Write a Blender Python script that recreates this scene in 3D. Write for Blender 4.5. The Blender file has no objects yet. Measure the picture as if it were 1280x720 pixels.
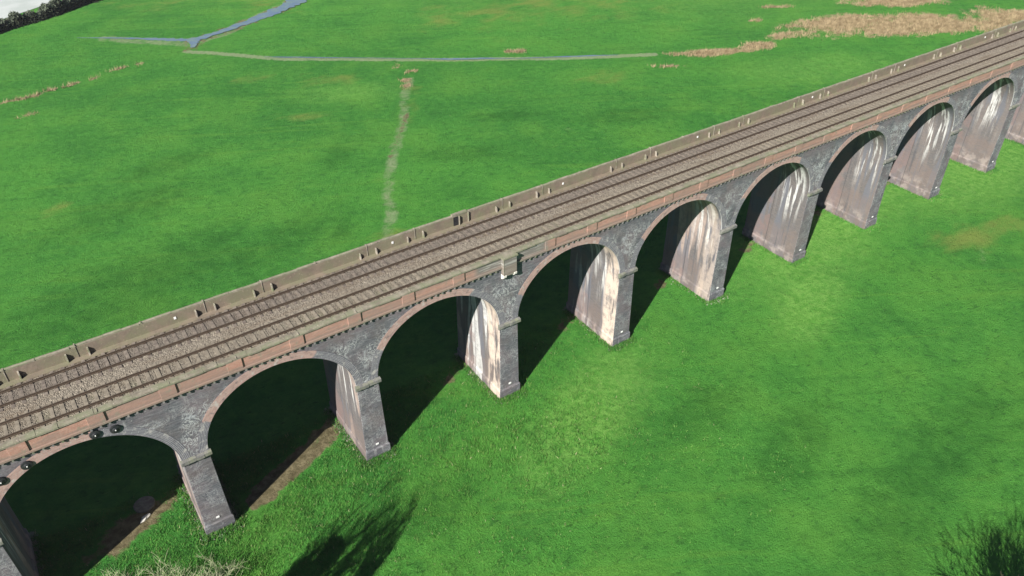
import bpy, math, random
import numpy as np
from mathutils import Vector, Matrix
random.seed(7); rng = np.random.default_rng(7)
sc = bpy.context.scene; COL = sc.collection

# ------------------------------------------------------------------ helpers
class MB:
    """collects verts/faces with material slots, linked as ONE mesh object"""
    def __init__(s): s.v = []; s.f = []; s.m = []; s.u = {}
    def quad(s, a, b, c, d, m=0):
        n = len(s.v); s.v += [a, b, c, d]; s.f.append((n, n+1, n+2, n+3)); s.m.append(m)
    def box(s, x0, x1, y0, y1, z0, z1, m=0, jit=0.0, taper=0.0):
        n = len(s.v); t = taper
        P = [(x0, y0, z0), (x1, y0, z0), (x1, y1, z0), (x0, y1, z0),
             (x0+t, y0+t, z1), (x1-t, y0+t, z1), (x1-t, y1-t, z1), (x0+t, y1-t, z1)]
        if jit: P = [tuple(c + random.uniform(-jit, jit) for c in p) for p in P]
        s.v += P
        for f in ((0, 3, 2, 1), (4, 5, 6, 7), (0, 1, 5, 4), (1, 2, 6, 5), (2, 3, 7, 6), (3, 0, 4, 7)):
            s.f.append(tuple(n+i for i in f)); s.m.append(m)
    def prism_x(s, prof, x0, x1, m=0, seg=1, jit=0):
        """closed (y,z) profile swept along x"""
        k = len(prof); n = len(s.v)
        for i in range(seg+1):
            x = x0 + (x1-x0)*i/seg; dz = random.uniform(-jit, jit); dy = random.uniform(-jit, jit)
            s.v += [(x, y+dy, z+dz) for y, z in prof]
        for i in range(seg):
            for j in range(k):
                a = n+i*k+j; b = n+i*k+(j+1) % k
                s.f.append((a, b, b+k, a+k)); s.m.append(m)
        s.f.append(tuple(n+j for j in reversed(range(k)))); s.m.append(m)
        s.f.append(tuple(n+seg*k+j for j in range(k))); s.m.append(m)
    def tube(s, pts, rad, sides=6, m=0):
        n = len(s.v); k = sides
        for i, p in enumerate(pts):
            p = Vector(p); d = Vector(pts[min(i+1, len(pts)-1)]) - Vector(pts[max(i-1, 0)])
            d.normalize(); a = d.cross(Vector((0.31, 0.2, 0.93)));
            if a.length < 1e-3: a = d.cross(Vector((1, 0, 0)))
            a.normalize(); b = d.cross(a)
            for j in range(k):
                t = 2*math.pi*j/k; s.v.append(tuple(p + (a*math.cos(t)+b*math.sin(t))*rad[i]))
        for i in range(len(pts)-1):
            for j in range(k):
                q = n+i*k+j; r = n+i*k+(j+1) % k
                s.f.append((q, r, r+k, q+k)); s.m.append(m)
    def build(s, name, mats, parent=None, loc=(0, 0, 0), smooth=False, bevel=0):
        me = bpy.data.meshes.new(name); me.from_pydata(s.v, [], s.f)
        for m in (mats if isinstance(mats, (list, tuple)) else [mats]): me.materials.append(m)
        me.polygons.foreach_set('material_index', s.m)
        if smooth: me.polygons.foreach_set('use_smooth', [True]*len(s.f))
        me.update()
        o = bpy.data.objects.new(name, me); COL.objects.link(o); o.location = loc; o.parent = parent
        if bevel:
            b = o.modifiers.new('bevel', 'BEVEL'); b.width = bevel; b.segments = 1; b.limit_method = 'ANGLE'
        return o

def np_mesh(name, V, F, mats, attrs=None, smooth=False):
    me = bpy.data.meshes.new(name); F = np.asarray(F); V = np.asarray(V, dtype=np.float32); k = F.shape[1]
    me.vertices.add(len(V)); me.vertices.foreach_set('co', V.ravel())
    me.loops.add(F.size); me.loops.foreach_set('vertex_index', F.ravel().astype(np.int32))
    me.polygons.add(len(F)); me.polygons.foreach_set('loop_start', np.arange(0, F.size, k, dtype=np.int32))
    me.polygons.foreach_set('loop_total', np.full(len(F), k, dtype=np.int32))
    me.polygons.foreach_set('use_smooth', np.full(len(F), smooth, dtype=bool))
    me.update(calc_edges=True)
    for m in mats: me.materials.append(m)
    for an, arr in (attrs or {}).items():
        a = me.attributes.new(an, 'FLOAT', 'POINT'); a.data.foreach_set('value', np.asarray(arr, dtype=np.float32))
    o = bpy.data.objects.new(name, me); COL.objects.link(o); return o

def tag(o, label=None, cat=None, group=None, kind=None):
    if label: o['label'] = label
    if cat: o['category'] = cat
    if group: o['group'] = group
    if kind: o['kind'] = kind
    return o
def empty(name, loc=(0, 0, 0)):
    o = bpy.data.objects.new(name, None); COL.objects.link(o); o.location = loc; o.empty_display_size = .5; return o

# ------------------------------------------------------------------ node helper
class NT:
    def __init__(s, name, rough=0.9, spec=0.25):
        s.mat = bpy.data.materials.new(name); s.mat.use_nodes = True; s.t = s.mat.node_tree
        s.b = s.t.nodes['Principled BSDF']; s.b.inputs['Roughness'].default_value = rough
        s.b.inputs['Specular IOR Level'].default_value = spec
        s.pos = s.n('ShaderNodeNewGeometry').outputs['Position']
    def n(s, typ, **kw):
        nd = s.t.nodes.new(typ)
        for k, v in kw.items(): setattr(nd, k, v)
        return nd
    def put(s, sock, v):
        if isinstance(v, bpy.types.NodeSocket): s.t.links.new(v, sock)
        elif isinstance(v, (tuple, list)) and len(v) == 3 and sock.type == 'RGBA': sock.default_value = (*v, 1)
        else: sock.default_value = v
    def scale(s, v, x, y, z):
        m = s.n('ShaderNodeVectorMath', operation='MULTIPLY'); s.put(m.inputs[0], v); m.inputs[1].default_value = (x, y, z); return m.outputs[0]
    def noise(s, sc_, vec=None, det=4, rough=.55, dist=0):
        k = s.n('ShaderNodeTexNoise'); s.put(k.inputs['Vector'], vec if vec is not None else s.pos)
        k.inputs['Scale'].default_value = sc_; k.inputs['Detail'].default_value = det
        k.inputs['Roughness'].default_value = rough; k.inputs['Distortion'].default_value = dist
        return k.outputs['Fac']
    def math(s, op, a, b=0.0, c=None, clamp=False):
        m = s.n('ShaderNodeMath', operation=op); m.use_clamp = clamp
        s.put(m.inputs[0], a); s.put(m.inputs[1], b)
        if c is not None: s.put(m.inputs[2], c)
        return m.outputs[0]
    def ss(s, v, lo, hi, a=0.0, b=1.0):
        m = s.n('ShaderNodeMapRange', interpolation_type='SMOOTHSTEP'); s.put(m.inputs[0], v)
        m.inputs[1].default_value = lo; m.inputs[2].default_value = hi; m.inputs[3].default_value = a; m.inputs[4].default_value = b
        return m.outputs[0]
    def mix(s, f, a, b, mode='MIX'):
        m = s.n('ShaderNodeMix', data_type='RGBA', blend_type=mode)
        s.put(m.inputs[0], f); s.put(m.inputs[6], a); s.put(m.inputs[7], b); return m.outputs[2]
    def attr(s, name): return s.n('ShaderNodeAttribute', attribute_name=name).outputs['Fac']
    def xyz(s, v=None):
        k = s.n('ShaderNodeSeparateXYZ'); s.put(k.inputs[0], v if v is not None else s.pos); return k.outputs
    def comb(s, x, y, z):
        k = s.n('ShaderNodeCombineXYZ')
        for i, v in enumerate((x, y, z)): s.put(k.inputs[i], v)
        return k.outputs[0]
    def bump(s, h, st=.5, d=.05):
        k = s.n('ShaderNodeBump'); s.put(k.inputs['Height'], h); k.inputs['Strength'].default_value = st
        k.inputs['Distance'].default_value = d; s.t.links.new(k.outputs[0], s.b.inputs['Normal'])
    def done(s, col): s.put(s.b.inputs['Base Color'], col); return s.mat

def brick_uv(t):
    x, y, z = t.xyz(); return t.comb(t.math('ADD', x, y), z, 0.0)
def bricks(t, c1, c2, mortar, vec=None, w=.225, h=.075):
    k = t.n('ShaderNodeTexBrick'); t.put(k.inputs['Vector'], vec if vec is not None else brick_uv(t))
    t.put(k.inputs['Color1'], c1); t.put(k.inputs['Color2'], c2); t.put(k.inputs['Mortar'], mortar)
    k.inputs['Scale'].default_value = 1; k.inputs['Brick Width'].default_value = w*1.4; k.inputs['Row Height'].default_value = h*1.6
    k.inputs['Mortar Size'].default_value = .006; k.inputs['Mortar Smooth'].default_value = .5; k.inputs['Bias'].default_value = 0
    return k.outputs['Color']

# ------------------------------------------------------------------ materials
def m_bluebrick():
    t = NT('blue_brick', .8, .3)
    col = bricks(t, (.072, .076, .088), (.11, .112, .124), (.145, .145, .142))
    uv = brick_uv(t)
    big = t.noise(.35, det=5)
    col = t.mix(t.ss(big, .42, .65), col, (.15, .125, .135))
    course = t.noise(1.0, t.scale(uv, 1.1, 9, 1), det=3)
    col = t.mix(t.ss(course, .48, .68, 0, .7), col, (.21, .21, .22))
    col = t.mix(t.ss(t.noise(1.0, t.scale(uv, 2.2, 12, 1), det=2), .55, .3, 0, .5), col, (.055, .058, .07))
    z = t.xyz()[2]
    # lime bleeding through the joints, thickest over the pier heads
    vein = t.noise(1.4, t.scale(uv, 1.3, 1.0, 1), det=6, rough=.7, dist=1.6)
    v = t.math('ABSOLUTE', t.math('SUBTRACT', vein, .5))
    v = t.ss(v, .04, .0)
    msk = t.math('MULTIPLY', t.ss(t.noise(.5, det=3), .4, .54), t.ss(z, 15.3, 13.2))
    msk = t.math('MULTIPLY', msk, t.ss(z, 8.2, 9.6, .45, 1))
    col = t.mix(t.math('MULTIPLY', v, msk), col, (.48, .49, .48))
    st = t.noise(1.0, t.scale(t.pos, 2.6, 2.6, .3), det=4)
    stm = t.math('MULTIPLY', t.ss(st, .6, .72), t.ss(t.noise(.4, det=2), .45, .6))
    col = t.mix(t.math('MULTIPLY', stm, .55), col, (.4, .4, .39))
    fr = t.math('MULTIPLY', t.ss(t.noise(1.1, det=7, rough=.75, dist=.8), .5, .66), msk)
    col = t.mix(t.math('MULTIPLY', fr, .6), col, (.36, .38, .4))
    dk2 = t.ss(t.noise(.7, det=6, rough=.7), .54, .7, 0, .6)
    col = t.mix(dk2, col, (.05, .045, .048))
    col = t.mix(t.ss(t.noise(.22, det=6, rough=.7), .5, .62, 0, .4), col, (.125, .105, .1))
    sp = t.ss(t.noise(5.0, det=2), .66, .74, 0, .6)
    col = t.mix(sp, col, (.33, .33, .33))
    t.bump(t.math('ADD', course, t.noise(6)), .5, .04)
    return t.done(col)
def m_limebrick():
    """pier flanks and barrel: brick under a skin of leached lime, in upright bands"""
    t = NT('lime_streaked_brick', .85, .2)
    x, y, z = t.xyz()
    uv = brick_uv(t)
    col = bricks(t, (.098, .09, .09), (.134, .118, .112), (.155, .15, .143))
    band = t.noise(1.0, t.comb(t.math('MULTIPLY', x, .09), t.math('MULTIPLY', y, .55), t.math('MULTIPLY', z, .05)), det=2, rough=.4)
    col = t.mix(t.ss(band, .5, .56, 0, t.ss(x, 90, 60, .3, .9)) if False else t.math('MULTIPLY', t.ss(band, .5, .55), t.ss(x, 84, 74, .12, .75)), col, (.36, .28, .24))
    band2 = t.noise(1.0, t.comb(t.math('MULTIPLY', x, .17), t.math('MULTIPLY', y, .8), t.math('MULTIPLY', z, .07)), det=2)
    col = t.mix(t.ss(band2, .52, .57, 0, .8), col, (.12, .125, .145))
    low = t.ss(t.math('ADD', z, t.math('MULTIPLY', t.noise(.8, det=5), 3)), 6.0, 4.6)
    col = t.mix(t.math('MULTIPLY', low, .5), col, (.165, .125, .112))
    run = t.noise(1.0, t.comb(t.math('MULTIPLY', x, .4), t.math('MULTIPLY', y, 1.9), t.math('MULTIPLY', z, .16)), det=4, rough=.6)
    fz = t.ss(t.math('ADD', z, t.math('MULTIPLY', t.noise(1.0, t.scale(t.pos, .5, 2.2, 0.01), det=2), 6)), 7.0, 11.5, 0, 1)
    ly = t.math('MULTIPLY', t.ss(y, 4.6, 2.6), t.ss(y, .3, 1.0))
    rm = t.math('MULTIPLY', t.ss(run, .5, .6), t.math('MULTIPLY', fz, ly))
    nearw = t.math('MULTIPLY', t.ss(t.noise(1.0, t.comb(t.math('MULTIPLY', x, .2), t.math('MULTIPLY', y, .9), t.math('MULTIPLY', z, .1)), det=3), .5, .56), t.math('MULTIPLY', t.ss(x, 34, 38), t.math('MULTIPLY', t.ss(x, 62, 50), t.ss(y, 2.4, 3.4))))
    rm = t.math('MAXIMUM', rm, t.math('MULTIPLY', nearw, .8))
    col = t.mix(t.math('MULTIPLY', rm, .8), col, (.6, .6, .58))
    run2 = t.noise(1.0, t.comb(t.math('MULTIPLY', x, .3), t.math('MULTIPLY', y, 1.7), t.math('MULTIPLY', z, .1)), det=3)
    col = t.mix(t.math('MULTIPLY', t.ss(run2, .6, .68), .6), col, (.07, .07, .08))
    base = t.math('MULTIPLY', t.ss(z, 2.6, .6), t.ss(t.noise(.9, det=4), .46, .62))
    col = t.mix(t.math('MULTIPLY', base, .4), col, (.4, .34, .31))
    cream = t.math('MULTIPLY', t.ss(y, 2.3, 1.7), t.math('MULTIPLY', t.ss(x, 36, 40), t.ss(x, 78, 62)))
    cream = t.math('MULTIPLY', cream, t.ss(t.noise(1.0, t.scale(t.pos, .3, 1.4, .3), det=4), .35, .5))
    col = t.mix(t.math('MULTIPLY', cream, .9), col, (.55, .45, .375))
    jl = t.math('MULTIPLY', t.ss(t.math('ABSOLUTE', t.math('SUBTRACT', y, 4.4)), .07, .03), t.ss(z, 10, 8.5))
    col = t.mix(t.math('MULTIPLY', jl, .6), col, (.045, .042, .048))
    pt = t.math('MULTIPLY', t.ss(y, 4.35, 4.5), t.ss(t.noise(.3, det=2), .48, .52))
    col = t.mix(t.math('MULTIPLY', pt, .45), col, (.19, .13, .12))
    g = t.noise(1.3, det=7, rough=.75)
    col = t.mix(t.ss(g, .45, .68, .0, .6), col, (.12, .115, .12))
    course = t.noise(1.0, t.scale(uv, 1.5, 9, 1), det=3)
    t.bump(t.math('ADD', course, t.noise(5)), .45, .04)
    return t.done(col)
def m_ring():
    t = NT('arch_brick', .85, .2)
    u = t.attr('arc'); r = t.attr('rad')
    red = t.attr('red')
    k = t.n('ShaderNodeTexBrick'); t.put(k.inputs['Vector'], t.comb(u, r, 0.0))
    t.put(k.inputs['Color1'], (.30, .185, .16)); t.put(k.inputs['Color2'], (.40, .26, .225)); t.put(k.inputs['Mortar'], (.3, .28, .26))
    k.inputs['Scale'].default_value = 1; k.inputs['Brick Width'].default_value = .3; k.inputs['Row Height'].default_value = .118
    k.inputs['Mortar Size'].default_value = .01; k.inputs['Bias'].default_value = 0
    k2 = t.n('ShaderNodeTexBrick'); t.put(k2.inputs['Vector'], t.comb(u, r, 0.0))
    t.put(k2.inputs['Color1'], (.10, .10, .118)); t.put(k2.inputs['Color2'], (.15, .145, .16)); t.put(k2.inputs['Mortar'], (.34, .34, .34))
    k2.inputs['Scale'].default_value = 1; k2.inputs['Brick Width'].default_value = .9; k2.inputs['Row Height'].default_value = .118
    k2.inputs['Mortar Size'].default_value = .012; k2.inputs['Bias'].default_value = 0
    f = t.ss(t.math('ADD', red, t.math('MULTIPLY', t.math('SUBTRACT', t.noise(.9, det=4), .5), .9)), .42, .58)
    col = t.mix(f, k2.outputs['Color'], k.outputs['Color'])
    col = t.mix(t.ss(t.noise(1.6, det=5), .54, .68, 0, .7), col, (.42, .4, .37))
    col = t.mix(t.ss(t.noise(2.3, det=5), .46, .3, 0, .6), col, (.1, .095, .1))
    t.bump(t.noise(9), .4, .03)
    return t.done(col)
def m_stone(name, c, c2, moss=0.0, mosscol=(.13, .15, .075), sc_=2.0):
    t = NT(name, .9, .2)
    col = t.mix(t.ss(t.noise(sc_, det=6, rough=.65), .38, .64), c, c2)
    if moss: col = t.mix(t.ss(t.noise(sc_*.6, det=5, rough=.7), .5-.12*moss, .62, 0, .85), col, mosscol)
    col = t.mix(t.ss(t.noise(sc_*5, det=3), .6, .72, 0, .5), col, tuple(min(1, v*1.7) for v in c))
    t.bump(t.noise(sc_*5, det=5), .5, .03)
    return t.done(col)
def m_parapet():
    t = NT('red_parapet_brick', .85, .2)
    col = bricks(t, (.34, .175, .13), (.42, .24, .185), (.36, .29, .24))
    x, y, z = t.xyz(); uv = brick_uv(t)
    col = t.mix(t.ss(t.noise(1.0, t.scale(t.pos, .35, .35, 3), det=5), .45, .62, 0, .7), col, (.23, .17, .14))
    wn = t.n('ShaderNodeTexWhiteNoise', noise_dimensions='1D'); t.put(wn.inputs['W'], t.math('FLOOR', t.math('DIVIDE', t.math('ADD', x, .8), 4.7333)))
    col = t.mix(t.math('MULTIPLY', wn.outputs['Value'], .6), col, t.mix(t.xyz(wn.outputs['Color'])[1], (.3, .2, .165), (.21, .15, .125)))
    # the stretch beside the bracket and the far end are patched in grey brick
    g1 = t.math('MULTIPLY', t.ss(x, 38.9, 39.7), t.ss(x, 47.0, 46.2))
    g2 = t.ss(t.math('ADD', x, t.math('MULTIPLY', t.noise(.2), 12)), 128, 140)
    g = t.math('ADD', g1, g2, clamp=True)
    col = t.mix(g, col, (.17, .155, .14))
    ln = t.noise(1.0, t.scale(t.pos, .5, 1, 7), det=2)
    col = t.mix(t.math('MULTIPLY', t.ss(ln, .5, .6), t.math('MULTIPLY', g1, .8)), col, (.34, .33, .3))
    col = t.mix(t.math('MULTIPLY', t.ss(z, 16.15, 15.85), .7), col, (.2, .16, .13))
    col = t.mix(t.ss(t.noise(1.3, det=5, rough=.7), .56, .66, 0, .6), col, (.2, .2, .15))
    t.bump(t.noise(7), .4, .03)
    return t.done(col)
def m_ballast():
    t = NT('ballast_stone', .95, .15)
    v = t.n('ShaderNodeTexVoronoi'); t.put(v.inputs['Vector'], t.pos); v.inputs['Scale'].default_value = 13
    r = t.xyz(v.outputs['Color'])[0]
    col = t.mix(r, (.13, .11, .088), (.37, .325, .26))
    col = t.mix(t.ss(t.noise(2.2, det=6, rough=.75), .38, .68, 0, .75), col, (.245, .215, .17))
    pat = t.noise(1.0, t.scale(t.pos, .16, .9, 1), det=4)
    col = t.mix(t.ss(pat, .45, .68, 0, .7), col, (.175, .137, .1))
    x, y, z = t.xyz()
    # oily four-foot of the far line, cleaner stone between the lines
    four = t.math('MULTIPLY', t.ss(y, 5.1, 5.5), t.ss(y, 7.0, 6.6))
    col = t.mix(t.math('MULTIPLY', four, .6), col, (.135, .115, .1))
    four2 = t.math('MULTIPLY', t.ss(y, 1.7, 2.1), t.ss(y, 3.6, 3.2))
    col = t.mix(t.math('MULTIPLY', four2, .35), col, (.17, .15, .12))
    moss = t.math('MULTIPLY', t.ss(y, 4.2, 1.2), t.ss(t.noise(.35, det=5, rough=.7), .48, .6))
    col = t.mix(t.math('MULTIPLY', moss, .45), col, (.2, .205, .125))
    cess = t.math('MULTIPLY', t.ss(y, 7.15, 7.5), t.ss(t.noise(.6, det=4), .3, .6, .4, .95))
    col = t.mix(cess, col, (.215, .175, .13))
    dk = t.n('ShaderNodeTexVoronoi'); t.put(dk.inputs['Vector'], t.pos); dk.inputs['Scale'].default_value = 13
    h = t.math('SUBTRACT', t.noise(20, det=3), t.math('MULTIPLY', dk.outputs['Distance'], 1.2))
    t.bump(h, .9, .08)
    return t.done(col)
def m_simple(name, c, rough=.7, spec=.3, metal=0, c2=None, sc_=4):
    t = NT(name, rough, spec); t.b.inputs['Metallic'].default_value = metal
    col = t.mix(t.ss(t.noise(sc_, det=5), .35, .65), c, c2 or tuple(v*.6 for v in c)); return t.done(col)
def grass_colour(t):
    p = t.pos
    big = t.noise(.018, det=3, rough=.5); mid = t.noise(.09, det=5, rough=.6); fine = t.noise(.9, det=6, rough=.7)
    col = t.mix(t.ss(big, .36, .62), (0.041, 0.172, 0.028), (0.060, 0.219, 0.033))
    col = t.mix(t.ss(mid, .44, .68, 0, .6), col, (0.088, 0.244, 0.036))
    col = t.mix(t.ss(mid, .5, .3, 0, .6), col, (0.031, 0.139, 0.024))
    col = t.mix(t.ss(fine, .45, .75, 0, .5), col, (0.092, 0.277, 0.046))
    col = t.mix(t.ss(fine, .5, .25, 0, .7), col, (0.023, 0.090, 0.019))
    st = t.noise(1.0, t.scale(p, .5, 2.4, 1), det=5, rough=.7, dist=.5)
    col = t.mix(t.ss(st, .6, .74, 0, .45), col, (0.139, 0.277, 0.067))
    rot = t.n('ShaderNodeVectorRotate', rotation_type='Z_AXIS'); t.put(rot.inputs['Vector'], p); rot.inputs['Angle'].default_value = math.radians(28)
    ln = t.noise(1.0, t.scale(rot.outputs[0], .035, .5, 1), det=5, rough=.65, dist=.7)
    col = t.mix(t.ss(ln, .55, .68, 0, .45), col, (0.096, 0.249, 0.036))
    col = t.mix(t.ss(ln, .45, .33, 0, .28), col, (0.024, 0.106, 0.018))
    hoof = t.noise(1.0, t.scale(p, 1.3, 3.2, 1), det=3, rough=.6)
    col = t.mix(t.ss(hoof, .61, .7, 0, .6), col, (0.016, 0.063, 0.012))
    vf = t.noise(4.5, det=3, rough=.8)
    col = t.mix(t.ss(vf, .55, .8, 0, .5), col, (0.116, 0.290, 0.067))
    col = t.mix(t.ss(vf, .45, .25, 0, .6), col, (0.021, 0.073, 0.016))
    return col
def m_ground():
    t = NT('pasture', .95, .08)
    col = grass_colour(t)
    n1 = t.noise(.5, det=7, rough=.7, dist=.6); n2 = t.noise(.25, t.scale(t.pos, 1, 2, 1), det=6, rough=.7)
    j = t.math('MULTIPLY', t.math('SUBTRACT', n1, .5), 2.0)
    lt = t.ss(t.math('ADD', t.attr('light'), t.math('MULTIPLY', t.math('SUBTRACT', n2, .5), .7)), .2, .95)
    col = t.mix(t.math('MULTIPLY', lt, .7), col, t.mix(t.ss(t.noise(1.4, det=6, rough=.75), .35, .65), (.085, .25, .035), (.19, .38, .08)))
    yel = t.ss(t.math('ADD', t.attr('yel'), t.math('MULTIPLY', t.math('SUBTRACT', n2, .5), .9)), .35, .85)
    col = t.mix(t.math('MULTIPLY', yel, .8), col, (.17, .215, .05))
    dk = t.ss(t.math('ADD', t.attr('lush'), t.math('MULTIPLY', j, .4)), .35, .8)
    col = t.mix(t.math('MULTIPLY', dk, .6), col, (.016, .078, .012))
    pale = t.ss(t.math('ADD', t.attr('pale'), t.math('MULTIPLY', j, .45)), .4, .75)
    col = t.mix(t.math('MULTIPLY', pale, .75), col, (.25, .29, .17))
    dry = t.math('MULTIPLY', t.ss(t.math('ADD', t.attr('dry'), j), .3, .8), t.ss(n2, .36, .46, .25, 1))
    n3 = t.noise(1.2, t.scale(t.pos, 1, 2.2, 1), det=6, rough=.75)
    dc = t.mix(t.ss(n3, .35, .65), (.18, .14, .075), (.38, .305, .19))
    col = t.mix(dry, col, dc)
    ea = t.ss(t.math('ADD', t.attr('earth'), t.math('MULTIPLY', j, .7)), .4, .62)
    ec = t.mix(t.ss(t.noise(1.5, det=6, rough=.7), .35, .7), (.1, .085, .045), (.21, .18, .105))
    col = t.mix(ea, col, ec)
    rub = t.ss(t.math('ADD', t.attr('rub'), t.math('MULTIPLY', t.math('SUBTRACT', t.noise(2.5, det=5, rough=.8), .5), 1.8)), .5, .75)
    col = t.mix(t.math('MULTIPLY', rub, .8), col, (.27, .25, .19))
    h = t.math('ADD', t.math('ADD', t.noise(1.6, det=6, rough=.75), t.noise(6, det=4, rough=.8)), t.math('MULTIPLY', t.noise(.35, det=3), 1.5))
    t.bump(h, .8, .28)
    return t.done(col)
def m_blades():
    t = NT('grass_blade', .9, .1); col = grass_colour(t)
    a = t.attr('tint')
    col = t.mix(t.ss(a, .5, 1.0, 0, .8), col, (.15, .22, .06))
    col = t.mix(t.ss(a, .985, .99), col, (.36, .34, .2))
    col = t.mix(t.ss(a, .3, 0, 0, .5), col, (.015, .07, .01))
    return t.done(col)
def m_water():
    t = NT('still_water', .08, .6)
    t.bump(t.noise(3, det=3), .08, .02)
    return t.done(t.mix(t.ss(t.noise(.5, det=5), .4, .65), (.13, .19, .25), (.16, .23, .22)))

BLUE = m_bluebrick(); LIME = m_limebrick(); RING = m_ring(); PAR = m_parapet()
COPE = m_stone('lichened_coping', (.26, .235, .185), (.16, .14, .11), 1.0, (.18, .19, .12), 1.4)
RUBB = m_stone('rubble_stone', (.34, .33, .28), (.22, .21, .18), 0)
SLABM = m_stone('buttress_slab', (.31, .28, .23), (.2, .175, .145), .3)
IMPST = m_stone('impost_stone', (.2, .195, .175), (.11, .11, .11), .2, (.17, .18, .125), 1.6)
CORB = m_stone('corbel_brick', (.14, .14, .145), (.24, .22, .2), .3)
PALE = m_stone('pale_stone', (.62, .6, .54), (.5, .48, .44), 0)
SOOT = m_stone('cess_wall_brick', (.205, .165, .125), (.155, .127, .098), 1.0, (.17, .165, .105), 1.0)
BALL = m_ballast()
SLEEP = m_simple('weathered_sleeper', (.165, .143, .113), .9, .2, c2=(.235, .205, .16), sc_=3)
SLEEP2 = m_simple('oily_sleeper', (.12, .1, .085), .9, .2, c2=(.2, .17, .14), sc_=3)
RAIL = m_simple('rusty_rail', (.05, .036, .026), .7, .2, .0, (.075, .055, .04), 8)
RAILH = m_simple('rail_head', (.10, .078, .06), .6, .3, .0, (.07, .055, .042), 6)
IRON = m_simple('black_iron', (.02, .022, .025), .45, .5, .3, (.035, .035, .038))
WHITEP = m_simple('white_enamel', (.8, .8, .78), .5, .4, c2=(.72, .72, .7))
GROUND = m_ground(); BLADE = m_blades(); WATER = m_water()
TWIG = m_simple('pale_twig', (.42, .44, .28), .85, .2, c2=(.27, .31, .16), sc_=2)
TWIG2 = m_simple('olive_twig', (.13, .135, .08), .85, .2, c2=(.08, .085, .05), sc_=2)
DBARK = m_simple('dark_bark', (.06, .05, .035), .9, .2, c2=(.1, .085, .06))
HEDGE = m_simple('dark_hedge_twig', (.018, .024, .016), .95, .1, c2=(.035, .04, .025), sc_=1.2)
HTIP = m_simple('hedge_tip', (.12, .14, .1), .95, .1, c2=(.07, .085, .06), sc_=1.2)
DRY = m_simple('dry_rush', (.36, .285, .17), .95, .1, c2=(.2, .15, .085), sc_=.8)
GRAV = m_simple('pale_gravel', (.44, .47, .46), .95, .1, c2=(.36, .4, .38), sc_=.15)
SLAB = m_simple('concrete', (.2, .19, .165), .9, .2, c2=(.14, .13, .11))

# ------------------------------------------------------------------ dimensions of the viaduct (metres)
P = 14.2; W = 7.85; ZS = 9.32; HT = .98; HB = 1.12; ZC = 15.62; R = P/2 - HT; RB = 5.52
NA, NB = -3, 15
XA, XB = NA*P, NB*P

def smooth(a, b, v): t = np.clip((v-a)/(b-a), 0, 1); return t*t*(3-2*t)
def gz(x, y):
    x = np.asarray(x, float); y = np.asarray(y, float)
    h = -0.0138*(x-63.9); h = np.clip(h, -1.3, 1.0)
    return h*(1-smooth(14, 45, np.abs(y-4)))

# ------------------------------------------------------------------ ground sheet
def seg_dist(X, Y, pts):
    D = np.full(X.shape, 1e9)
    for (a, b), (c, d) in zip(pts[:-1], pts[1:]):
        vx, vy = c-a, d-b; L = vx*vx+vy*vy
        t = np.clip(((X-a)*vx+(Y-b)*vy)/L, 0, 1); D = np.minimum(D, np.hypot(X-a-t*vx, Y-b-t*vy))
    return D
def ell(X, Y, cx, cy, rx, ry, ang=0):
    c, s = math.cos(math.radians(ang)), math.sin(math.radians(ang))
    u = ((X-cx)*c+(Y-cy)*s)/rx; v = (-(X-cx)*s+(Y-cy)*c)/ry
    return np.clip(1.25-np.hypot(u, v), 0, 1)
def line(X, Y, pts, w, soft): return 1-smooth(w, w+soft, seg_dist(X, Y, pts))

gx = np.unique(np.concatenate([[-6000, -3000, -1200, -500, -200, -100, -60], np.arange(-30, 250, .8), [270, 300, 400, 600, 1200, 3000, 6000]]))
gy = np.unique(np.concatenate([[-6000, -3000, -1000, -400, -150, -80], np.arange(-60, 200, .8), [220, 260, 400, 700, 1500, 3000, 6000]]))
GX, GY = np.meshgrid(gx, gy, indexing='ij')
und = (np.sin(GX*.21+1.3*np.sin(GY*.13))*np.sin(GY*.17+.7*np.sin(GX*.11)))*.07
fade = (np.abs(GX) < 260) & (np.abs(GY) < 210)
GZ = gz(GX, GY) + und*fade*(np.abs(GY-4) > 7)
earth = line(GX, GY, [(56.5, 53), (62, 60), (66.5, 66)], .1, 1.0)*.5
earth = np.maximum(earth, line(GX, GY, [(46.2, 119), (47.5, 123.5), (54, 125.5), (63, 129.5), (71, 134), (78, 139.5), (88, 149)], 1.6, 2.4)*.48)
earth = np.maximum(earth, line(GX, GY, [(47, 124), (43, 127), (38, 131.5), (33.5, 135)], .8, 1.6)*.4)
earth = np.maximum(earth, ell(GX, GY, 8.3, 4.2, 5.2, 2.0, 22))
earth = np.maximum(earth, line(GX, GY, [(18, 1.4), (27, 5.8)], .75, 1.2)*.75)
for n in range(3, 12): earth = np.maximum(earth, .55*line(GX, GY, [(n*P-4, 5.2), (n*P-1, 6.4)], .5, .8))
stones = np.zeros_like(GX)
for n in range(NA, NB+1):
    dx = np.abs(GX-n*P)-1.2; dy = np.maximum(-GY, GY-W)-.05
    dd = np.maximum(dx, dy); stones = np.maximum(stones, (1-smooth(.1, 1.1, dd))*(.85 if n < 5 else .5))
dry = np.zeros_like(GX)
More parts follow.
